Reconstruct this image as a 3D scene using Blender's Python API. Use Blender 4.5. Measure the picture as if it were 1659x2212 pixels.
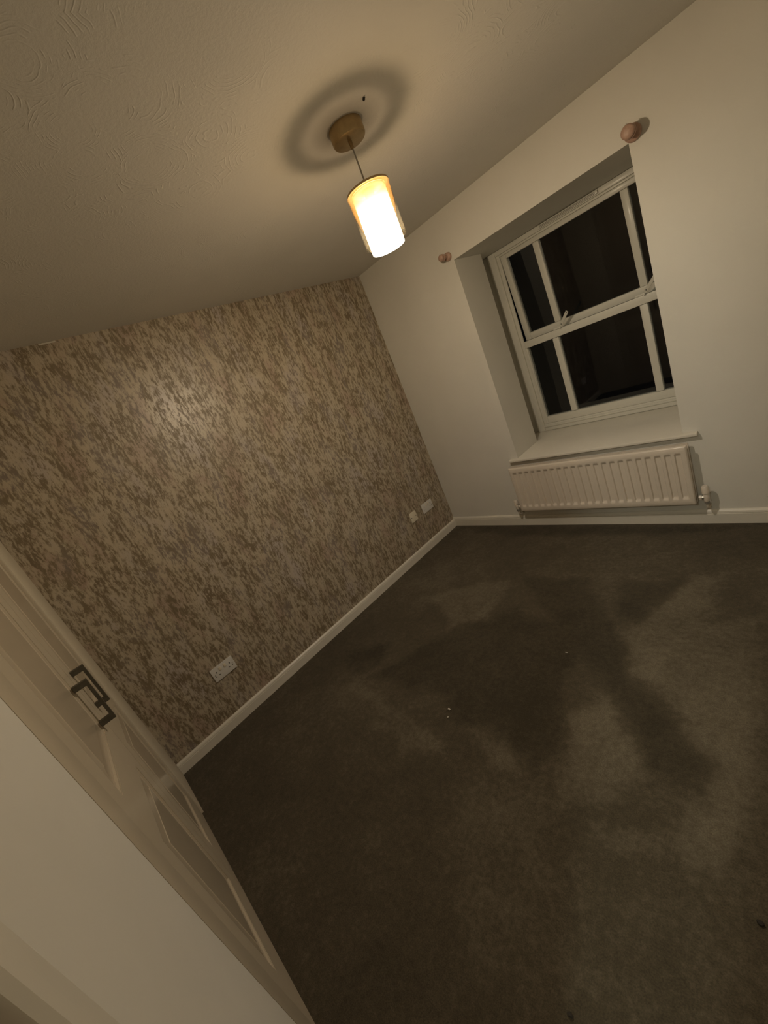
import bpy, bmesh, math, random
from mathutils import Matrix, Vector
random.seed(7)
for o in list(bpy.data.objects): bpy.data.objects.remove(o)
scn = bpy.context.scene
col = scn.collection

# ------------------------------------------------------------------ camera
cd = bpy.data.cameras.new('camera'); cam = bpy.data.objects.new('camera', cd); col.objects.link(cam)
right = Vector((0.642, 0.659, -0.391)); down = Vector((-0.033, -0.486, -0.873)); fwd = Vector((-0.766, 0.574, -0.290))
fwd.normalize(); right = (right - fwd*right.dot(fwd)).normalized(); up = right.cross(fwd).normalized()
m3 = Matrix((right, up, -fwd)).transposed()
cam.matrix_world = Matrix.Translation((2.6138, -2.7265, 1.5651)) @ m3.to_4x4()
cd.sensor_fit = 'HORIZONTAL'; cd.sensor_width = 36.0; cd.lens = 36.0*861.2/1659.0
cd.clip_start = 0.01
scn.camera = cam

# ------------------------------------------------------------------ world: night
w = bpy.data.worlds.new('night'); scn.world = w; w.use_nodes = True
w.node_tree.nodes['Background'].inputs[0].default_value = (0.25, 0.30, 0.42, 1)
w.node_tree.nodes['Background'].inputs[1].default_value = 0.002

# ------------------------------------------------------------------ exposure
vs = scn.view_settings
vs.view_transform = 'Standard'; vs.look = 'None'; vs.exposure = 0.0; vs.gamma = 1.0; vs.use_curve_mapping = False

# light powers (the lamps themselves are built with their fittings below)
BULB_W = 39.0
SHADE_E = 6.0
HALL_W = 30.0
WARM = (1.0, 0.87, 0.715)

# ------------------------------------------------------------------ sizes
H = 2.40; RW = 3.20; CY = -2.913          # room height, width, door wall

# ------------------------------------------------------------------ material helpers
class NT:
    def __init__(s, name):
        s.m = bpy.data.materials.new(name); s.m.use_nodes = True
        s.t = s.m.node_tree; s.b = s.t.nodes['Principled BSDF']; s.out = s.t.nodes['Material Output']
    def n(s, typ, **kw):
        n = s.t.nodes.new(typ)
        for k, v in kw.items(): setattr(n, k, v)
        return n
    def l(s, a, b): s.t.links.new(a, b)
    def coord(s, scale=(1,1,1), loc=(0,0,0), rot=(0,0,0)):
        tc = s.n('ShaderNodeTexCoord'); mp = s.n('ShaderNodeMapping')
        mp.inputs['Scale'].default_value = scale; mp.inputs['Location'].default_value = loc; mp.inputs['Rotation'].default_value = rot
        s.l(tc.outputs['Object'], mp.inputs['Vector']); return mp.outputs[0]
    def noise(s, vec, scale=1, detail=3, rough=.5, dist=0):
        n = s.n('ShaderNodeTexNoise'); n.inputs['Scale'].default_value = scale; n.inputs['Detail'].default_value = detail
        n.inputs['Roughness'].default_value = rough; n.inputs['Distortion'].default_value = dist
        s.l(vec, n.inputs['Vector']); return n.outputs['Fac']
    def ramp(s, fac, stops, interp='LINEAR'):
        r = s.n('ShaderNodeValToRGB'); r.color_ramp.interpolation = interp
        e = r.color_ramp.elements
        while len(e) < len(stops): e.new(.5)
        for i, (p, c) in enumerate(stops):
            e[i].position = p; e[i].color = (*c, 1) if len(c) == 3 else c
        s.l(fac, r.inputs[0]); return r.outputs[0]
    def mix(s, fac, a, b, mode='MIX'):
        n = s.n('ShaderNodeMix', data_type='RGBA', blend_type=mode)
        for sock, v in ((n.inputs[0], fac), (n.inputs[6], a), (n.inputs[7], b)):
            if hasattr(v, 'is_linked'): s.l(v, sock)
            elif isinstance(v, tuple): sock.default_value = (*v, 1)
            else: sock.default_value = v
        return n.outputs[2]
    def math(s, op, a, b=0.0, clamp=False):
        n = s.n('ShaderNodeMath', operation=op); n.use_clamp = clamp
        for sock, v in ((n.inputs[0], a), (n.inputs[1], b)):
            if hasattr(v, 'is_linked'): s.l(v, sock)
            else: sock.default_value = v
        return n.outputs[0]
    def bump(s, h, strength=.2, dist=.01):
        b = s.n('ShaderNodeBump'); b.inputs['Strength'].default_value = strength; b.inputs['Distance'].default_value = dist
        s.l(h, b.inputs['Height']); s.l(b.outputs[0], s.b.inputs['Normal'])
    def set(s, **kw):
        for k, v in kw.items():
            k = {'base': 'Base Color', 'rough': 'Roughness', 'metal': 'Metallic', 'spec': 'Specular IOR Level', 'coat': 'Coat Weight', 'coatr': 'Coat Roughness', 'sheen': 'Sheen Weight'}[k]
            if hasattr(v, 'is_linked'): s.l(v, s.b.inputs[k])
            elif isinstance(v, tuple): s.b.inputs[k].default_value = (*v, 1)
            else: s.b.inputs[k].default_value = v
        return s

def plain(name, c, rough=.5, metal=0, var=.06, nscale=18, bump=0, bscale=200, spec=.5):
    t = NT(name); v = t.coord()
    f = t.noise(v, nscale, 4, .6)
    d = tuple(x*(1-var) for x in c); e = tuple(min(1, x*(1+var)) for x in c)
    t.set(base=t.ramp(f, [(.3, d), (.7, e)]), rough=rough, metal=metal, spec=spec)
    if bump: t.bump(t.noise(v, bscale, 3, .6), bump, .004)
    return t.m

# white painted plaster
def paint_mat():
    t = NT('wall_paint'); v = t.coord()
    f = t.noise(v, 2.2, 4, .55)
    t.set(base=t.ramp(f, [(.3, (.70, .675, .61)), (.7, (.75, .725, .655))]), rough=.62, spec=.3)
    t.bump(t.noise(v, 160, 3, .6), .08, .004); return t.m
# ceiling: stippled plaster with fans of brush strokes
def ceiling_mat():
    t = NT('textured_ceiling'); v = t.coord()
    warp = t.noise(v, 7, 3, .5)
    vo = t.n('ShaderNodeTexVoronoi', feature='F1'); vo.inputs['Scale'].default_value = 5.5; vo.inputs['Randomness'].default_value = .9
    t.l(v, vo.inputs['Vector'])
    rings = t.math('SINE', t.math('ADD', t.math('MULTIPLY', vo.outputs['Distance'], 110), t.math('MULTIPLY', warp, 34)))
    rings = t.math('POWER', t.math('MAXIMUM', rings, 0.0), 3)
    mask = t.ramp(t.noise(v, 3.1, 2, .5), [(.42, (0, 0, 0)), (.60, (1, 1, 1))])
    ringm = t.math('MULTIPLY', rings, mask)
    ringm = t.math('MULTIPLY', ringm, t.ramp(vo.outputs['Distance'], [(.20, (0, 0, 0)), (.32, (1, 1, 1))]))
    ringm = t.math('MULTIPLY', ringm, t.ramp(t.noise(v, 19, 2, .6), [(.50, (0, 0, 0)), (.58, (1, 1, 1))]))
    fine = t.noise(v, 75, 5, .7)
    t.bump(t.math('ADD', t.math('MULTIPLY', ringm, .75), t.math('MULTIPLY', fine, .75)), .30, .005)
    f = t.noise(v, 1.6, 3, .5)
    t.set(base=t.ramp(f, [(.3, (.68, .655, .60)), (.7, (.73, .705, .65))]), rough=.7, spec=.25); return t.m
# streaky mottled wallpaper with a metallic sheen
def wallpaper_mat():
    t = NT('mottled_wallpaper')
    a = t.noise(t.coord((1, 62, 20)), 1, 8, .74, .15)
    b = t.noise(t.coord((1, 16, 5.5), (3, 7, 1)), 1, 4, .55, .2)
    s = t.math('ADD', t.math('MULTIPLY', a, .72), t.math('MULTIPLY', b, .28))
    fine = t.noise(t.coord((1, 120, 60)), 1, 3, .6)
    s = t.math('ADD', s, t.math('MULTIPLY', t.math('SUBTRACT', fine, .5), .12))
    lt = t.ramp(t.noise(t.coord((1, 5.5, 2.6), (1, 2, 9)), 1, 4, .6), [(.36, (.41, .315, .245)), (.47, (.47, .40, .295)), (.56, (.47, .405, .31)), (.66, (.45, .39, .345))])
    dk = t.ramp(t.noise(t.coord((1, 7, 3), (5, 2, 3)), 1, 3, .6), [(.38, (.18, .135, .082)), (.52, (.205, .16, .097)), (.64, (.22, .18, .148))])
    k = t.ramp(s, [(.455, (0, 0, 0)), (.535, (1, 1, 1))])
    k2 = t.ramp(s, [(.56, (0, 0, 0)), (.61, (1, 1, 1))])
    base = t.mix(k, dk, lt)
    base = t.mix(t.math('MULTIPLY', k2, .35), base, (.48, .42, .32))
    t.set(base=base, rough=t.ramp(s, [(.46, (.50,)*3), (.52, (.36,)*3)]), spec=.55)
    t.bump(s, .25, .002); return t.m
# carpet: colour follows nap lay and painted light and shade (stored on the mesh)
def carpet_mat():
    t = NT('brushed_carpet'); v = t.coord()
    at = t.n('ShaderNodeAttribute', attribute_name='pile_and_light')
    n1 = t.noise(v, 9, 5, .65, .6)
    n2 = t.noise(v, 45, 4, .7)
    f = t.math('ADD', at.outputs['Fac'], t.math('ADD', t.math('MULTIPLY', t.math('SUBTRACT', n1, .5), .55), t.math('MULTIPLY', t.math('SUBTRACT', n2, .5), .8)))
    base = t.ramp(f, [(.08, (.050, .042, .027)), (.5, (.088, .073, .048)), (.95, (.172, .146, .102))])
    sp = t.ramp(t.noise(v, 230, 2, .6), [(.35, (.8, .8, .8)), (.65, (1.15, 1.15, 1.15))])
    t.set(base=t.mix(1.0, base, sp, 'MULTIPLY'), rough=.95, spec=.05, sheen=.08)
    t.bump(t.math('ADD', t.noise(v, 420, 2, .7), n2), .5, .006); return t.m
def gloss_white(name, c=(.70, .66, .58), rough=.3, coat=.3):
    t = NT(name); v = t.coord()
    t.set(base=t.ramp(t.noise(v, 5, 3, .5), [(.3, tuple(x*.96 for x in c)), (.7, c)]), rough=rough, coat=coat, coatr=.15); return t.m
def wood_mat(name, c1, c2, rough=.45):
    t = NT(name)
    f = t.noise(t.coord((60, 8, 60)), 1, 4, .6, .8)
    t.set(base=t.ramp(f, [(.3, c1), (.7, c2)]), rough=rough); return t.m
def glass_mat():
    t = NT('window_glass'); t.t.nodes.remove(t.b)
    tr = t.n('ShaderNodeBsdfTransparent'); tr.inputs[0].default_value = (.92, .94, .93, 1)
    gl = t.n('ShaderNodeBsdfGlossy'); gl.inputs['Roughness'].default_value = .03
    nz = t.noise(t.coord(), 3, 2, .5); bp = t.n('ShaderNodeBump'); bp.inputs['Strength'].default_value = .01; bp.inputs['Distance'].default_value = .01
    t.l(nz, bp.inputs['Height']); t.l(bp.outputs[0], gl.inputs['Normal'])
    fr = t.n('ShaderNodeFresnel'); fr.inputs['IOR'].default_value = 1.5
    mx = t.n('ShaderNodeMixShader'); t.l(fr.outputs[0], mx.inputs[0]); t.l(tr.outputs[0], mx.inputs[1]); t.l(gl.outputs[0], mx.inputs[2])
    t.l(mx.outputs[0], t.out.inputs[0]); return t.m
def outer_shade_mat():
    t = NT('champagne_glass'); t.t.nodes.remove(t.b)
    tr = t.n('ShaderNodeBsdfTransparent')
    tc = t.n('ShaderNodeTexCoord'); sp = t.n('ShaderNodeSeparateXYZ'); t.l(tc.outputs['Generated'], sp.inputs[0])
    t.l(t.ramp(sp.outputs[2], [(.0, (.95, .94, .92)), (.25, (.88, .83, .74)), (1.0, (.80, .68, .48))]), tr.inputs[0])
    gl = t.n('ShaderNodeBsdfGlossy'); gl.inputs['Roughness'].default_value = .05; gl.inputs['Color'].default_value = (1, .93, .8, 1)
    tl = t.n('ShaderNodeBsdfTranslucent'); tl.inputs[0].default_value = (.8, .68, .45, 1)
    fr = t.n('ShaderNodeFresnel'); fr.inputs['IOR'].default_value = 1.45
    m1 = t.n('ShaderNodeMixShader'); m1.inputs[0].default_value = .004; t.l(tr.outputs[0], m1.inputs[1]); t.l(tl.outputs[0], m1.inputs[2])
    mx = t.n('ShaderNodeMixShader'); t.l(fr.outputs[0], mx.inputs[0]); t.l(m1.outputs[0], mx.inputs[1]); t.l(gl.outputs[0], mx.inputs[2])
    t.l(mx.outputs[0], t.out.inputs[0]); return t.m
def inner_shade_mat():
    t = NT('glowing_frosted_glass'); t.t.nodes.remove(t.b)
    tr = t.n('ShaderNodeBsdfTransparent')
    em = t.n('ShaderNodeEmission'); em.inputs[1].default_value = SHADE_E
    tc = t.n('ShaderNodeTexCoord'); sp = t.n('ShaderNodeSeparateXYZ'); t.l(tc.outputs['Generated'], sp.inputs[0])
    # frosted white below, amber glow near the cap; upper glass darkened to dim ceiling
    t.l(t.ramp(sp.outputs[2], [(.0, (.80, .80, .80)), (.38, (.80, .80, .79)), (.475, (.60, .595, .58)), (.50, (.43, .425, .41)), (.56, (.27, .26, .25)), (.65, (.12, .115, .11)), (.80, (.055, .053, .05)), (1, (.035, .033, .03))]), tr.inputs[0])
    t.l(t.ramp(sp.outputs[2], [(.0, (1, .90, .72)), (.60, (1, .86, .64)), (.85, (.55, .36, .15)), (1, (.20, .11, .03))]), em.inputs[0])
    ad = t.n('ShaderNodeAddShader'); t.l(tr.outputs[0], ad.inputs[0]); t.l(em.outputs[0], ad.inputs[1])
    t.l(ad.outputs[0], t.out.inputs[0]); return t.m
def frost_mat():
    t = NT('frosted_disc'); t.t.nodes.remove(t.b)
    tr = t.n('ShaderNodeBsdfTransparent'); tr.inputs[0].default_value = (.30, .27, .23, 1)
    df = t.n('ShaderNodeBsdfDiffuse'); t.l(t.ramp(t.noise(t.coord(), 40, 2), [(.3, (.5, .45, .35)), (.7, (.6, .52, .4))]), df.inputs[0])
    mx = t.n('ShaderNodeMixShader'); mx.inputs[0].default_value = .5; t.l(tr.outputs[0], mx.inputs[1]); t.l(df.outputs[0], mx.inputs[2])
    t.l(mx.outputs[0], t.out.inputs[0]); return t.m
def emit_mat(name, c, e):
    t = NT(name); t.t.nodes.remove(t.b)
    em = t.n('ShaderNodeEmission'); em.inputs[0].default_value = (*c, 1); em.inputs[1].default_value = e
    tr = t.n('ShaderNodeBsdfTransparent'); ad = t.n('ShaderNodeAddShader'); t.l(tr.outputs[0], ad.inputs[0]); t.l(em.outputs[0], ad.inputs[1])
    t.l(ad.outputs[0], t.out.inputs[0]); return t.m

M = dict(
    paint=paint_mat(), ceil=ceiling_mat(), paper=wallpaper_mat(), carpet=carpet_mat(),
    trim=gloss_white('white_gloss_trim', (.74, .70, .61), .38, .1),
    frame=gloss_white('white_window_paint', (.72, .70, .62), .42, .1),
    door=gloss_white('cream_lacquer', (.59, .515, .395), .38, .15),
    panel=gloss_white('cream_lacquer_panel', (.55, .47, .355), .25, .4),
    filler=gloss_white('cream_satin_paint', (.70, .63, .50), .6, .0),
    rad=gloss_white('cream_enamel', (.74, .66, .56), .3, .3),
    plate=gloss_white('white_plastic', (.72, .70, .66), .35, .0),
    plate2=gloss_white('ivory_plastic', (.80, .73, .58), .35, .0),
    dark=plain('dark_slot', (.02, .018, .015), .6),
    pewter=plain('pewter_metal', (.13, .12, .095), .45, .7, .15, 60),
    steel=plain('brushed_steel', (.62, .61, .57), .35, .8, .08, 80),
    stay=plain('painted_stay', (.70, .68, .60), .4, .1, .06, 80),
    brass=plain('satin_brass', (.42, .31, .16), .38, .85, .1, 40),
    copper=plain('painted_pipe', (.62, .55, .45), .4, 0, .1, 30),
    wood=wood_mat('varnished_wood', (.40, .25, .19), (.50, .33, .25)),
    lining=wood_mat('dark_door_lining', (.18, .12, .095), (.22, .15, .12), .6),  # dark reddish brown tone for the lining
    cord=plain('grey_flex', (.30, .28, .25), .6),
    seal=plain('grey_mastic', (.20, .185, .16), .8, 0, .15, 30),
    glass=glass_mat(), frost=frost_mat(), outer=outer_shade_mat(), inner=inner_shade_mat(),
    bulb=emit_mat('lit_bulb', (1, .85, .62), 30.0),
    lint=plain('white_lint', (.6, .57, .5), .9), crumb=plain('dark_crumb', (.03, .025, .018), .9),
    hallfloor=plain('hall_carpet', (.10, .075, .06), .95, 0, .2, 30, .4, 300, .05),
)

# ------------------------------------------------------------------ mesh helpers
def box(bm, a, b):
    x0, y0, z0 = (min(a[i], b[i]) for i in range(3)); x1, y1, z1 = (max(a[i], b[i]) for i in range(3))
    v = [bm.verts.new(p) for p in ((x0,y0,z0),(x1,y0,z0),(x1,y1,z0),(x0,y1,z0),(x0,y0,z1),(x1,y0,z1),(x1,y1,z1),(x0,y1,z1))]
    for f in ((3,2,1,0),(4,5,6,7),(0,1,5,4),(1,2,6,5),(2,3,7,6),(3,0,4,7)): bm.faces.new([v[i] for i in f])
    return v
def bevel(bm, w, seg=2):
    bmesh.ops.bevel(bm, geom=bm.edges[:], offset=w, segments=seg, affect='EDGES', profile=.6)
def ring(bm, c, ax, r, n):
    ax = Vector(ax).normalized(); u = ax.orthogonal().normalized(); v = ax.cross(u)
    return [bm.verts.new(Vector(c) + u*math.cos(2*math.pi*i/n)*r + v*math.sin(2*math.pi*i/n)*r) for i in range(n)]
def bridge(bm, a, b):
    n = len(a)
    for i in range(n): bm.faces.new((a[i], a[(i+1) % n], b[(i+1) % n], b[i]))
def lathe(bm, o, ax, prof, n=32, cap0=True, cap1=True):
    """prof: (distance along axis, radius)"""
    o = Vector(o); ax = Vector(ax).normalized(); rs = [ring(bm, o + ax*d, ax, max(r, 1e-4), n) for d, r in prof]
    for a, b in zip(rs, rs[1:]): bridge(bm, a, b)
    if cap0: bm.faces.new(rs[0][::-1])
    if cap1: bm.faces.new(rs[-1])
def tube(bm, pts, r, n=12):
    pts = [Vector(p) for p in pts]; t0 = (pts[1]-pts[0]).normalized(); u = t0.orthogonal().normalized(); rs = []
    for i, p in enumerate(pts):
        t = ((pts[min(i+1, len(pts)-1)] - pts[max(i-1, 0)])).normalized()
        u = (u - t*u.dot(t)).normalized(); v = t.cross(u)
        rs.append([bm.verts.new(p + (u*math.cos(2*math.pi*k/n) + v*math.sin(2*math.pi*k/n))*r) for k in range(n)])
    for a, b in zip(rs, rs[1:]): bridge(bm, a, b)
    bm.faces.new(rs[0][::-1]); bm.faces.new(rs[-1])
def extrude_profile(bm, prof, along, a, b):
    """prof: closed list of (p,q) mapped by along(p,q,t); t=a..b"""
    r0 = [bm.verts.new(along(p, q, a)) for p, q in prof]; r1 = [bm.verts.new(along(p, q, b)) for p, q in prof]
    bridge(bm, r0, r1); bm.faces.new(r0[::-1]); bm.faces.new(r1)
def obj(name, bm, mat, parent=None, smooth=False, origin=None):
    bmesh.ops.recalc_face_normals(bm, faces=bm.faces[:])
    me = bpy.data.meshes.new(name); bm.to_mesh(me); bm.free()
    if origin is not None: me.transform(Matrix.Translation(-Vector(origin)))
    me.materials.append(mat)
    o = bpy.data.objects.new(name, me); col.objects.link(o)
    if origin is not None: o.location = origin
    if smooth:
        for p in me.polygons: p.use_smooth = True
        me.set_sharp_from_angle(angle=math.radians(40))
    if parent is not None:
        o.parent = parent
        if parent.location.length: o.location = Vector(o.location) - world_loc(parent)
    return o
def world_loc(o):
    p = Vector(o.location)
    while o.parent: o = o.parent; p += Vector(o.location)
    return p
def fresh(): return bmesh.new()
def bx(name, a, b, mat, parent=None, bev=0, seg=2):
    bm = fresh(); box(bm, a, b)
    if bev: bevel(bm, bev, seg)
    return obj(name, bm, mat, parent, smooth=bool(bev))
def empty(name, loc, rz=0):
    o = bpy.data.objects.new(name, None); col.objects.link(o); o.location = loc; o.rotation_euler = (0, 0, rz); o.empty_display_size = .1; return o
def tag(o, label, cat, group=None):
    o['label'] = label; o['category'] = cat
    if group: o['group'] = group
    return o
def struct(o, label, cat='wall'):
    o['kind'] = 'structure'; o['label'] = label; o['category'] = cat; return o

# ------------------------------------------------------------------ floor (carpet)
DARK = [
 [(1.12,-.73),(1.52,-.70),(1.69,-.92),(1.83,-1.10),(1.95,-1.37),(2.26,-1.64),(2.25,-1.75),(2.16,-1.80),(2.09,-1.74),(1.98,-1.56),(1.88,-1.46),(1.71,-1.32),(1.67,-1.41),(1.80,-1.75),(1.74,-1.94),(1.62,-1.86),(1.35,-1.89),(1.21,-1.77),(.97,-1.84),(.64,-1.86),(.77,-1.67),(.93,-1.30),(1.11,-1.19),(1.20,-1.07),(1.46,-1.12),(1.19,-.84)],  # dark nap, with the shade beside the landing light painted in
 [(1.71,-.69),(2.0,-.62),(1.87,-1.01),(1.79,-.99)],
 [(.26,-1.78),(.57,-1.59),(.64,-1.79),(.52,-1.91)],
 [(.1,-.03),(2.3,-.03),(1.9,-.14),(.9,-.2),(.3,-.12)],  # darker band along the foot of the window wall
]
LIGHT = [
 [(1.97,-1.30),(2.12,-.95),(2.34,-.80),(2.38,-1.60),(2.34,-1.95),(2.10,-2.05),(1.98,-2.02),(2.25,-1.90),(2.30,-1.66)],  # lighter nap, with landing light painted in
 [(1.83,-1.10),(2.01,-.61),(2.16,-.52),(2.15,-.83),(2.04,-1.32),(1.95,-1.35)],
 [(1.77,-1.66),(1.85,-1.55),(1.88,-1.46),(2.09,-1.73),(2.13,-1.79),(2.05,-1.88),(1.91,-2.03)],  # light nap up to the shade edge, landing light painted into its tone
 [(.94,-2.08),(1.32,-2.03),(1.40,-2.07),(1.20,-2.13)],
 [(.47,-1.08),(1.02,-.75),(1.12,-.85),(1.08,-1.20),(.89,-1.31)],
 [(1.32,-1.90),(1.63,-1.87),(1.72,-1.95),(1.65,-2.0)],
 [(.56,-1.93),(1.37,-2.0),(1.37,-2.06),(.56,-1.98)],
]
def sdist(p, poly):
    x, y = p; ins = False; d = 9.0; n = len(poly)
    for i in range(n):
        x1, y1 = poly[i]; x2, y2 = poly[(i+1) % n]
        if (y1 > y) != (y2 > y) and x < (x2-x1)*(y-y1)/(y2-y1) + x1: ins = not ins
        dx, dy = x2-x1, y2-y1; t = max(0, min(1, ((x-x1)*dx+(y-y1)*dy)/(dx*dx+dy*dy)))
        d = min(d, math.hypot(x-x1-t*dx, y-y1-t*dy))
    return d if ins else -d
from mathutils import noise as mnoise
def pile_and_light(x, y):
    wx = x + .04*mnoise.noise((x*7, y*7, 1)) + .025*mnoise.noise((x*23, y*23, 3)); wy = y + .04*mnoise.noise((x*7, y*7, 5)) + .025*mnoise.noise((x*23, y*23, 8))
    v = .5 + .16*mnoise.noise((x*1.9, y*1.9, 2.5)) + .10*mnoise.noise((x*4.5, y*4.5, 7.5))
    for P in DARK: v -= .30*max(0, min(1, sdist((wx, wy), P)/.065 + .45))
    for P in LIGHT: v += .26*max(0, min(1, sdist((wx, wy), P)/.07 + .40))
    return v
NX, NY = 200, 188
verts = []; vals = []
for j in range(NY+1):
    for i in range(NX+1):
        x = RW*i/NX; y = CY - .1 + (.1 - CY)*j/NY
        verts.append((x, y, 0)); vals.append(pile_and_light(x, y))
faces = [(j*(NX+1)+i, j*(NX+1)+i+1, (j+1)*(NX+1)+i+1, (j+1)*(NX+1)+i) for j in range(NY) for i in range(NX)]
me = bpy.data.meshes.new('floor'); me.from_pydata(verts, [], faces)
at = me.attributes.new('pile_and_light', 'FLOAT', 'POINT'); at.data.foreach_set('value', vals)
me.materials.append(M['carpet'])
floor = bpy.data.objects.new('floor', me); col.objects.link(floor)
struct(floor, 'dark olive brown carpet, nap brushed and trodden, some light and shade painted in', 'floor')

# ------------------------------------------------------------------ walls and ceiling
struct(bx('ceiling', (-.1, CY-.1, H), (RW+.1, .1, H+.1), M['ceil']), 'white textured plaster ceiling with brush strokes', 'ceiling')
wl = struct(bx('wall_left', (-.1, CY-.7, 0), (0, .1, H), M['paper']), 'feature wall in mottled brown and beige streaky wallpaper', 'wall')
struct(bx('wall_right', (RW, CY-.1, 0), (RW+.1, .1, H), M['paint']), 'plain white painted side wall', 'wall')
# window wall: opening x .885..1.96, z .60..2.095, deep reveal then a wider rebate
OX0, OX1, OZ0, OZ1 = .885, 1.962, .60, 2.095
RD, FY = .35, .60
bm = fresh()
box(bm, (-.1, 0, 0), (OX0, RD, H)); box(bm, (OX1, 0, 0), (RW+.1, RD, H))
box(bm, (OX0, 0, 0), (OX1, RD, OZ0-.03)); box(bm, (OX0, 0, OZ1), (OX1, RD, H))
# rebate part behind
box(bm, (-.1, RD, 0), (.70, .78, H)); box(bm, (2.15, RD, 0), (RW+.1, .78, H))
box(bm, (.70, RD, 0), (2.15, .78, OZ0-.03)); box(bm, (.70, RD, OZ1), (2.15, .78, H))
struct(obj('wall_back', bm, M['paint']), 'white painted wall around the deep window recess', 'wall')
# door wall to the right of the wardrobe, with a doorway
DX0, DX1, DZ = 2.235, 2.99, 2.04
bm = fresh()
box(bm, (1.7045, CY-.10, 0), (DX0-.002, CY, H)); box(bm, (DX1, CY-.10, 0), (RW, CY, H)); box(bm, (DX0-.002, CY-.10, DZ), (DX1, CY, H))
struct(obj('wall_front', bm, M['paint']), 'plain white wall between the wardrobe and the doorway', 'wall')
# landing beyond the doorway
bm = fresh(); box(bm, (1.705, CY-1.6, -.02), (RW, CY-.101, 0))
struct(obj('floor_landing', bm, M['hallfloor']), 'dark landing carpet beyond the doorway', 'floor')
bm = fresh()
box(bm, (1.70, CY-1.6, 0), (1.705, CY-.1, H)); box(bm, (RW, CY-1.6, 0), (RW+.05, CY-.1, H)); box(bm, (1.70, CY-1.65, 0), (RW+.05, CY-1.6, H)); box(bm, (1.70, CY-1.65, H), (RW+.05, CY-.1, H+.05))
struct(obj('wall_landing', bm, M['paint']), 'white landing walls beyond the doorway', 'wall')
# door lining, architrave, unseen door leaf added to block part of the landing light
bm = fresh()
box(bm, (DX0-.002, CY-.10, 0), (DX0+.02, CY-.003, DZ)); box(bm, (DX1-.02, CY-.10, 0), (DX1+.002, CY-.003, DZ)); box(bm, (DX0+.02, CY-.10, DZ-.02), (DX1-.02, CY-.003, DZ))
struct(obj('trim_1', bm, M['lining']), 'door lining inside the doorway', 'trim')
def arch_prof(): return [(0, 0), (0, .010), (.006, .016), (.030, .018), (.048, .018), (.055, .012), (.055, 0)]
bm = fresh()
extrude_profile(bm, arch_prof(), lambda p, q, t: (DX0-.06+p, CY+q, t), 0, DZ+.055)
extrude_profile(bm, arch_prof(), lambda p, q, t: (DX1+.06-p, CY+q, t), 0, DZ+.055)
extrude_profile(bm, arch_prof(), lambda p, q, t: (t, CY+q, DZ+.06-p), DX0-.005, DX1+.005)
struct(obj('trim_2', bm, M['trim']), 'moulded white architrave around the doorway', 'trim')
d1 = bx('door_blocker', (2.372, CY-.085, .008), (DX1-.022, CY-.045, DZ-.022), M['trim'], bev=.003)
struct(d1, 'unseen white door leaf added to cut off the landing light', 'door')
bm = fresh(); lathe(bm, (2.43, CY-.045, 1.0), (0, 1, 0), [(0, .024), (.006, .024), (.008, .010), (.035, .010), (.04, .022), (.055, .026), (.066, .018)], 24)
obj('blocker_knob', bm, M['brass'], d1, True)

# skirting boards
def skirt_prof(h=.092): return [(0, 0), (.016, 0), (.016, h*.70), (.0135, h*.715), (.0135, h*.74), (.0155, h*.78), (.013, h*.90), (.007, h*.98), (.003, h), (0, h)]
bm = fresh(); extrude_profile(bm, skirt_prof(.075), lambda p, q, t: (p, t, q), CY+.0055, -.0)
struct(obj('baseboard_left', bm, M['trim']), 'white moulded skirting below the wallpapered wall', 'baseboard')
bm = fresh(); extrude_profile(bm, skirt_prof(), lambda p, q, t: (t, -p, q), .0, RW)
struct(obj('baseboard_back', bm, M['trim']), 'white moulded skirting below the window wall', 'baseboard')
bm = fresh(); extrude_profile(bm, skirt_prof(), lambda p, q, t: (t, CY+p, q), 1.708, DX0-.061)
struct(obj('baseboard_front', bm, M['trim']), 'white moulded skirting beside the doorway', 'baseboard')
# torn sliver of lining paper at the ceiling line
bm = fresh(); box(bm, (0.0, -2.315, H-.009), (.002, -2.24, H-.002)); obj('torn_paper_edge', bm, M['lint'], wl)

# ------------------------------------------------------------------ window
win = empty('window_1', (1.435, FY, .605)); struct(win, 'white painted wooden casement window with six dark panes', 'window')
def wbx(name, a, b, parent=win, mat=None, bev=.004):
    return bx(name, a, b, mat or M['frame'], parent, bev)
FX0, FX1, FZ0, FZ1 = .785, 2.085, .606, 2.093
# outer frame
wbx('frame_jamb', (FX0, FY-.005, FZ0), (.852, FY+.024, FZ1)); wbx('frame_jamb', (2.018, FY-.005, FZ0), (FX1, FY+.024, FZ1))
wbx('frame_jamb_stop', (.852, FY+.008, FZ0), (.878, FY+.024, FZ1)); wbx('frame_jamb_stop', (1.992, FY+.008, FZ0), (2.018, FY+.024, FZ1))
wbx('frame_head', (.852, FY-.003, 2.060), (2.018, FY+.09, FZ1))
wbx('frame_head_stop', (.878, FY+.008, 2.046), (1.992, FY+.024, 2.060))
wbx('frame_bottom', (.852, FY-.003, FZ0), (2.018, FY+.09, .668))
wbx('frame_bottom_bead', (.852, FY-.012, .640), (2.018, FY-.0035, .655), bev=.003)
# shadowed packing strips beside the frame
bx('packing_strip', (.702, FY+.02, .606), (FX0, FY+.05, FZ1), M['frame'], win); bx('packing_strip', (FX1, FY+.02, .606), (2.148, FY+.05, FZ1), M['frame'], win)
# transom
wbx('transom', (.878, FY-.002, 1.329), (1.992, FY+.024, 1.383))
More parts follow.
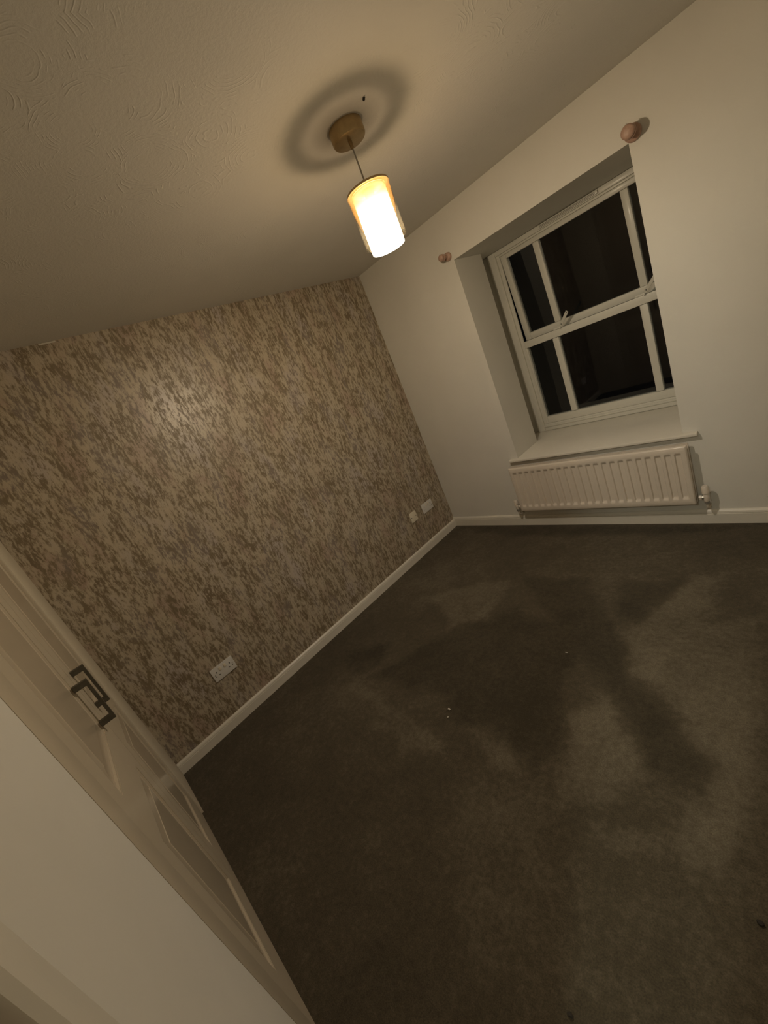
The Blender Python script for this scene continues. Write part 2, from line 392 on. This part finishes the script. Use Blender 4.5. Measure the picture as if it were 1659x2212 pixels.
# fixed lower light
wbx('lower_stile', (.8765, FY+.004, .668), (.893, FY+.06, 1.329)); wbx('lower_stile', (1.977, FY+.004, .668), (1.9935, FY+.06, 1.329))
wbx('lower_rail', (.893, FY+.004, .6685), (1.977, FY+.06, .726))
for x in (1.131, 1.735): wbx('glazing_bar', (x-.024, FY+.006, .727), (x+.024, FY+.055, 1.328), bev=.008)
for a, b in ((.893, 1.107), (1.155, 1.711), (1.759, 1.977)):
    bx('pane', (a, FY+.028, .7265), (b, FY+.032, 1.3285), M['glass'], win)
# opening upper sash, hinged at the top, pushed slightly out at the bottom
sash = empty('upper_sash', (0, 0, 0)); sash.parent = win
sx0, sx1, sz0, sz1 = .874, 1.996, 1.380, 2.052
sash.location = (0, .0255, sz1-.605); sash.rotation_euler = (math.radians(3.6), 0, 0)
def sbx(name, a, b, mat=None, bev=.004):
    # coordinates relative to the hinge line (x world, y from sash face, z below the hinge)
    bm = fresh(); box(bm, (a[0]-1.435, a[1], a[2]-sz1), (b[0]-1.435, b[1], b[2]-sz1))
    if bev: bevel(bm, bev)
    o = obj(name, bm, mat or M['frame'], None, bool(bev)); o.parent = sash; return o
sbx('stile', (sx0, 0, sz0), (.918, .05, sz1)); sbx('stile', (1.952, 0, sz0), (sx1, .05, sz1))
sbx('rail', (.918, 0, sz0), (1.952, .05, 1.430)); sbx('rail', (.918, 0, 2.015), (1.952, .05, sz1))
for x in (1.155, 1.742): sbx('glazing_bar', (x-.023, .002, 1.430), (x+.023, .046, 2.015), bev=.008)
for a, b in ((.918, 1.132), (1.178, 1.719), (1.765, 1.952)): sbx('pane', (a, .022, 1.4302), (b, .026, 2.0148), M['glass'], 0)
# casement stays
for xs in (1.165, 1.725):
    st = empty('casement_stay', (xs, FY-.004, 1.392)); st.parent = win; st.location = (xs-1.435, -.004, 1.392-.605)
    bm = fresh(); box(bm, (-.022, -.006, -.008), (.034, .004, .004)); bevel(bm, .002); o = obj('stay_pin_plate', bm, M['frame'], None, True); o.parent = st
    bm = fresh(); a = Vector((.036, -.012, .004)); b = Vector((.125, -.055, .088)); d = (b-a).normalized(); s = d.cross(Vector((0, 1, 0))).normalized()*.0105; nn = d.cross(s).normalized()*.0025
    vs_ = [bm.verts.new(p) for p in (a-s-nn, a+s-nn, b+s-nn, b-s-nn, a-s+nn, a+s+nn, b+s+nn, b-s+nn)]
    for f in ((3,2,1,0),(4,5,6,7),(0,1,5,4),(1,2,6,5),(2,3,7,6),(3,0,4,7)): bm.faces.new([vs_[i] for i in f])
    bevel(bm, .001, 1)
    o = obj('stay_arm', bm, M['stay'], None, False); o.parent = st
    for t in (.15, .93):
        bm = fresh(); lathe(bm, a + (b-a)*t, (0, -1, .3), [(-.002, .0042), (.0042, .0042)], 12); o = obj('stay_hole', bm, M['dark'], None); o.parent = st
    bm = fresh(); lathe(bm, (.030, -.004, -.002), (0, -1, 0), [(0, .008), (.014, .008), (.016, .005)], 14); o = obj('stay_pivot', bm, M['frame'], None, True); o.parent = st
# trickle vent on the head
wbx('trickle_vent', (1.22, FY-.022, 2.066), (1.62, FY-.003, 2.086), bev=.003)
for z in (2.071, 2.078): bx('vent_slot', (1.235, FY-.0235, z), (1.605, FY-.0222, z+.003), M['seal'], win)
# window board
bm = fresh()
prof = [(FY-.002, .582), (-.028, .582), (-.034, .586), (-.036, .5935), (-.034, .601), (-.028, .605), (FY-.002, .605)]
extrude_profile(bm, prof, lambda p, q, t: (t, p, q), OX0+.001, OX1-.001)
# horns past the opening
prof2 = [(-.001, .582)] + prof[1:6] + [(-.001, .605)]
box(bm, (.701, RD+.001, .571), (OX0, FY+.019, .605)); box(bm, (OX1, RD+.001, .571), (2.149, FY+.019, .605))
extrude_profile(bm, prof2, lambda p, q, t: (t, p, q), .822, OX0+.001); extrude_profile(bm, prof2, lambda p, q, t: (t, p, q), OX1-.001, 2.033)
o = obj('window_board', bm, M['trim'], win, True)

# ------------------------------------------------------------------ radiator
rad = empty('radiator', (1.405, -.09, 0)); tag(rad, 'cream ribbed panel radiator on the wall under the window', 'radiator')
RX0, RX1, RZ0, RZ1 = .824, 1.986, .17, .556
def rad_panel(name, yf, parent, flip=1):
    n = 22; pitch = (RX1-RX0-.04)/n; per = 12; nz = 44
    bm = fresh(); rows = []
    xs = [RX0, RX0+.004, RX0+.008] + [RX0+.02 + pitch*i/per for i in range(n*per+1)] + [RX1-.008, RX1-.004, RX1]
    zs = [RZ0, RZ0+.004, RZ0+.008] + [RZ0+.03 + (RZ1-RZ0-.06)*k/nz for k in range(nz+1)] + [RZ1-.008, RZ1-.004, RZ1]
    def sm(t): t = max(0, min(1, t)); return t*t*(3-2*t)
    for z in zs:
        row = []
        for x in xs:
            u = ((x-RX0-.02)/pitch) % 1.0
            inside = RX0+.0201 < x < RX1-.0201
            gx = sm((.34-abs(u-.5))/.10) if inside else 0
            gz = sm((z-RZ0-.042)/.014)*sm((RZ1-.040-z)/.014)
            y = .011*gx*gz
            e = min(x-RX0, RX1-x, z-RZ0, RZ1-z); y += .010*(1-sm(e/.008))**2
            row.append(bm.verts.new((x, yf + y*flip, z)))
        rows.append(row)
    for a, b in zip(rows, rows[1:]):
        for i in range(len(a)-1): bm.faces.new((a[i], a[i+1], b[i+1], b[i]))
    # back sheet
    edge = [rows[0][i] for i in range(len(xs))] + [r[-1] for r in rows[1:]] + rows[-1][-2::-1] + [r[0] for r in rows[-2:0:-1]]
    back = [bm.verts.new((v.co.x, yf + .018*flip, v.co.z)) for v in edge]
    bridge(bm, edge, back); bm.faces.new(back)
    o = obj(name, bm, M['rad'], parent)
    for p in o.data.polygons: p.use_smooth = True
    o.data.set_sharp_from_angle(angle=math.radians(50))
    return o
rad_panel('front_panel', -.092, rad); rad_panel('back_panel', -.028, rad, -1)
bm = fresh()
for i in range(60):
    x = RX0+.02 + (RX1-RX0-.04)*i/59; box(bm, (x-.0006, -.0735, RZ0+.03), (x+.0006, -.0465, RZ1-.03))
obj('convector_fins', bm, M['rad'], rad)['kind'] = 'stuff'
for x0 in (RX0+.02, 1.40, RX1-.05): bx('wall_bracket', (x0, -.0275, RZ0+.06), (x0+.03, -.002, RZ1-.05), M['rad'], rad)
# valves
def valve(xc, sgn, tall):
    v = empty('radiator_valve', (0, 0, 0)); v.parent = rad
    def P(name, bm, mat): o = obj(name, bm, mat, None, True); o.data.transform(Matrix.Translation((-1.405, .09, 0))); o.parent = v; return o
    y = -.060
    bm = fresh(); lathe(bm, (xc, y, .205), (-sgn, 0, 0), [(0, .011), (abs(xc-(RX1 if sgn > 0 else RX0))-.012, .011)], 16); P('union_pipe', bm, M['steel'])
    bm = fresh(); lathe(bm, (xc-sgn*.020, y, .205), (-sgn, 0, 0), [(0, .015), (.014, .015)], 6); P('union_nut', bm, M['rad'])
    bm = fresh(); lathe(bm, (xc, y, .180), (0, 0, 1), [(0, .012), (.004, .014), (.046, .014), (.050, .011)], 20); P('valve_body', bm, M['rad'])
    bm = fresh(); lathe(bm, (xc, y, .230), (0, 0, 1), [(0, .016), (.003, .0185), (tall-.006, .0175), (tall, .013)], 20); P('valve_cap', bm, M['rad'])
    bm = fresh(); lathe(bm, (xc, y, .165), (0, 0, 1), [(0, .015), (.016, .015)], 6); P('lower_nut', bm, M['steel'])
    bm = fresh(); tube(bm, [(xc, y, .17), (xc, y, .140), (xc, y+.006, .128), (xc, y+.018, .122), (xc, -.002, .120)], .0075, 14); P('pipe_tail', bm, M['copper'])
valve(2.032, 1, .050); valve(.782, -1, .034)

# ------------------------------------------------------------------ curtain pole brackets
def bracket(x, z, r, rw, label):
    t = empty('curtain_pole_bracket', (x, 0, z)); tag(t, label, 'bracket')
    for name, prof, rr in (('wall_disc', [(0, rw*.88), (.004, rw), (.018, rw), (.024, rw*.82), (.028, .014)], 0),
                           ('neck', [(.024, .012), (.050, .010), (.062, .014)], 0),
                           ('cup', [(.060, .012), (.062, r*.86), (.068, r), (.076, r), (.078, r*.94), (.0785, r*.70), (.0840, r*.70), (.0845, r*.92), (.090, r*.98), (.096, r*.90), (.100, r*.74), (.102, r*.3)], 0)):
        bm = fresh(); lathe(bm, (0, 0, 0), (0, -1, 0), prof, 32); o = obj(name, bm, M['wood'], None, True); o.parent = t
    bm = fresh(); lathe(bm, (0, -.088, r*.97), (0, 0, 1), [(-.002, .003), (.004, .003)], 10); o = obj('grub_screw', bm, M['steel'], None, True); o.parent = t
bracket(.853, 2.132, .022, .027, 'small wooden curtain pole bracket nearest the wallpapered wall')
bracket(1.988, 2.122, .030, .036, 'wooden curtain pole bracket casting a shadow, on the side away from the wallpaper')

# ------------------------------------------------------------------ sockets on the wallpapered wall
def double_socket(y, z, label):
    t = empty('double_socket', (0, y, z)); tag(t, label, 'socket')
    def P(name, bm, mat, sm=False, par=None): o = obj(name, bm, mat, None, sm); o.parent = par or t; return o
    bm = fresh(); box(bm, (0, -.074, -.045), (.009, .074, .045)); bevel(bm, .003); P('faceplate', bm, M['plate'], True)
    for s in (-1, 1):
        bm = fresh(); box(bm, (.0092, s*.016-.0075, .010), (.0135, s*.016+.0075, .032)); bevel(bm, .0015); P('rocker_switch', bm, M['plate2'], True)
        cy = s*.045
        for dy, dz, wy, wz in ((0, .012, .0025, .0050), (-.0115, -.012, .0042, .0022), (.0115, -.012, .0042, .0022)):
            bm = fresh(); box(bm, (.0088, cy+dy-wy, dz-wz), (.0094, cy+dy+wy, dz+wz)); P('socket_hole', bm, M['dark'])
        bm = fresh(); lathe(bm, (.0088, s*.060, 0), (1, 0, 0), [(0, .0035), (.0007, .0035)], 12); P('screw', bm, M['steel'])
double_socket(-2.431, .367, 'white double plug socket nearest the wardrobe')
double_socket(-.281, .367, 'white double plug socket beside the window wall corner')
t = empty('blank_socket_plate', (0, -.487, .369)); tag(t, 'square ivory blanking plate with two dark screws beside a double socket', 'socket')
bm = fresh(); box(bm, (0, -.043, -.046), (.009, .043, .046)); bevel(bm, .003); o = obj('faceplate', bm, M['plate2'], None, True); o.parent = t
for s in (-1, 1):
    bm = fresh(); lathe(bm, (.0088, s*.030, 0), (1, 0, 0), [(0, .0045), (.0008, .0045)], 12); o = obj('screw', bm, M['dark'], None); o.parent = t
bm = fresh(); lathe(bm, (0, -1.412, .857), (1, 0, 0), [(0, .008), (.003, .008), (.006, .005)], 14)
tag(obj('wall_plug', bm, M['plate'], None, True), 'tiny white wall plug in the middle of the wallpaper', 'wall plug')

# ------------------------------------------------------------------ fitted wardrobe
war = empty('fitted_wardrobe', (.85, CY, 0)); tag(war, 'cream lacquered fitted wardrobe with two panelled doors', 'wardrobe')
bx('side_filler', (.001, CY-.02, .0005), (.418, CY+.005, H-.001), M['filler'], war, .002)
bx('end_post', (1.595, CY-.02, .0005), (1.704, CY+.0012, H-.001), M['door'], war, .002)
bx('plinth', (.419, CY-.022, .0005), (1.594, CY-.004, .058), M['door'], war)
bx('top_rail', (.419, CY-.02, 2.20), (1.594, CY, H-.001), M['door'], war, .002)
bm = fresh(); box(bm, (.002, CY-.60, .001), (.020, CY-.0205, H-.002)); box(bm, (1.68, CY-.60, .001), (1.700, CY-.0205, H-.002)); box(bm, (.020, CY-.60, .001), (1.68, CY-.59, H-.002)); box(bm, (.02, CY-.59, .001), (1.68, CY-.024, .02)); box(bm, (.02, CY-.59, H-.02), (1.68, CY-.024, H-.002))
obj('carcass', bm, M['door'], war)
def raised_panel(name, x0, x1, z0, z1, yf, parent, w0):
    bm = fresh(); loops = []
    for ins, y in ((0, 0), (.003, -.0005), (.006, -.005), (.010, -.006), (.016, -.006), (.058, -.002), (.060, -.0005), (.064, -.0005)):
        loops.append([bm.verts.new((x, yf+y, z)) for x, z in ((x0+ins, z0+ins), (x1-ins, z0+ins), (x1-ins, z1-ins), (x0+ins, z1-ins))])
    for a, b in zip(loops, loops[1:]): bridge(bm, a, b)
    bm.faces.new(loops[-1])
    back = [bm.verts.new((v.co.x, yf-.016, v.co.z)) for v in loops[0]]; bridge(bm, loops[0], back); bm.faces.new(back[::-1])
    o = obj(name, bm, M['panel'], None); o.data.transform(Matrix.Translation(-w0)); o.parent = parent; return o
def wardrobe_door(x0, x1, hx):
    yf = CY; yb = CY-.020; st = .092
    dz0, dz1 = .062, 2.195; w0 = Vector((.85, CY, 0))
    bm = fresh()
    for a, b in (((x0, dz0), (x0+st, dz1)), ((x1-st, dz0), (x1, dz1)), ((x0+st, dz0), (x1-st, .205)), ((x0+st, .795), (x1-st, .962)), ((x0+st, 2.09), (x1-st, dz1))):
        box(bm, (a[0], yb, a[1]), (b[0], yf, b[1]))
    d = obj('door', bm, M['door'], None); d.data.transform(Matrix.Translation(-w0)); d.parent = war
    raised_panel('upper_panel', x0+st+.0005, x1-st-.0005, .9625, 2.0895, yf-.001, d, w0)
    raised_panel('lower_panel', x0+st+.0005, x1-st-.0005, .2055, .7945, yf-.001, d, w0)
    bm = fresh()
    z0, z1 = .975, 1.130; hy = CY+.040
    box(bm, (hx-.007, CY, z0), (hx+.007, hy, z0+.018)); box(bm, (hx-.007, CY, z1-.018), (hx+.007, hy, z1)); box(bm, (hx-.007, hy-.009, z0+.018), (hx+.007, hy, z1-.018))
    h = obj('handle', bm, M['pewter'], None); h.data.transform(Matrix.Translation(-w0)); h.parent = d; h['label'] = 'dark pewter square bow handle'
wardrobe_door(.421, 1.002, .935); wardrobe_door(1.005, 1.592, 1.100)

# ------------------------------------------------------------------ pendant lamp
LX, LY = 1.490, -1.347
lamp = empty('pendant_lamp', (LX, LY, H)); tag(lamp, 'lit pendant lamp with glowing white cylinder inside a champagne glass shade', 'lamp')
def LP(name, bm, mat, sm=True): o = obj(name, bm, mat, None, sm); o.parent = lamp; return o
bm = fresh(); lathe(bm, (0, 0, 0), (0, 0, -1), [(0, .062), (.038, .062), (.043, .059), (.045, .053)], 48); LP('ceiling_cup', bm, M['brass'])
bm = fresh(); lathe(bm, (0, 0, -.045), (0, 0, -1), [(0, .007), (.022, .006), (.024, .003)], 16); LP('cord_grip', bm, M['brass'])
bm = fresh(); tube(bm, [(0, 0, -.06), (.0005, 0, -.13), (0, 0, -.196)], .0028, 10); LP('cord', bm, M['cord'])
ZT = -.198; RO = .083; RI = .065
bm = fresh(); lathe(bm, (0, 0, ZT), (0, 0, -1), [(.0005, .060), (0, .062), (0, RO), (.007, RO+.001), (.0075, .061), (.0070, .060), (.0005, .060)], 64, False, False); LP('cap', bm, M['brass'])
bm = fresh(); lathe(bm, (0, 0, ZT-.003), (0, 0, -1), [(0, .0598), (.002, .0598)], 48); LP('cap_disc', bm, M['frost'])
bm = fresh(); lathe(bm, (0, 0, ZT-.0076), (0, 0, -1), [(0, .018), (.045, .018), (.050, .014)], 24); LP('lamp_holder', bm, M['brass'])
bm = fresh(); lathe(bm, (0, 0, ZT-.0078), (0, 0, -1), [(0, RO-.002), (.172, RO-.002)], 64, False, False); LP('outer_shade', bm, M['outer'])
bm = fresh(); lathe(bm, (0, 0, ZT-.0078), (0, 0, -1), [(0, RI), (.197, RI)], 64, False, False); LP('inner_shade', bm, M['inner'])
bm = fresh(); lathe(bm, (0, 0, ZT-.058), (0, 0, -1), [(0, .012), (.012, .014), (.025, .022), (.045, .028), (.062, .026), (.074, .017), (.079, .005)], 24); LP('bulb', bm, M['bulb'])
bl = bpy.data.lights.new('bulb_light', 'POINT'); bl.energy = BULB_W; bl.color = WARM; bl.shadow_soft_size = .014
bo = bpy.data.objects.new('bulb_light', bl); col.objects.link(bo); bo.parent = lamp; bo.location = (0, 0, ZT-.112)

# landing lamp beyond the doorway
hl = bpy.data.lights.new('landing_light', 'POINT'); hl.energy = HALL_W; hl.color = (1, 1, .84); hl.shadow_soft_size = .03
ho = bpy.data.objects.new('landing_light', hl); col.objects.link(ho); ho.location = (2.37, CY-.35, 2.035)

# ------------------------------------------------------------------ small bits
def bit(name, x, y, z, s, mat, label, cat):
    bm = fresh(); bmesh.ops.create_icosphere(bm, subdivisions=2, radius=1)
    for v in bm.verts:
        k = 1 + .45*mnoise.noise(v.co*1.7 + Vector((x*9, y*9, 0))); v.co = Vector((v.co.x*s[0]*k, v.co.y*s[1]*k, v.co.z*s[2]*k))
    lo = min(v.co.z for v in bm.verts); hi = max(v.co.z for v in bm.verts)
    for v in bm.verts: v.co.z -= (lo if z < 1 else hi)
    o = obj(name, bm, mat, None, True); o.location = (x, y, z); tag(o, label, cat)
bit('lint_fleck', 1.270, -1.850, 0, (.009, .005, .004), M['lint'], 'larger of two white lint flecks lying together on the carpet', 'lint')
bit('lint_fleck', 1.290, -1.890, 0, (.004, .004, .003), M['lint'], 'smaller of two white lint flecks lying together on the carpet', 'lint')
bit('lint_fleck', 1.640, -1.310, 0, (.006, .003, .003), M['lint'], 'lone thin white lint fleck on the dark carpet patch', 'lint')
bit('carpet_crumb', 2.110, -2.460, 0, (.007, .005, .004), M['crumb'], 'dark crumb on the carpet near the doorway', 'crumb')
bit('carpet_crumb', 2.420, -2.030, 0, (.008, .006, .004), M['crumb'], 'dark crumb on the carpet, farther from the wardrobe doors', 'crumb')
bit('ceiling_speck', 1.614, -1.360, H, (.006, .004, .004), M['crumb'], 'small dark speck on the ceiling beside the lamp cup', 'speck')
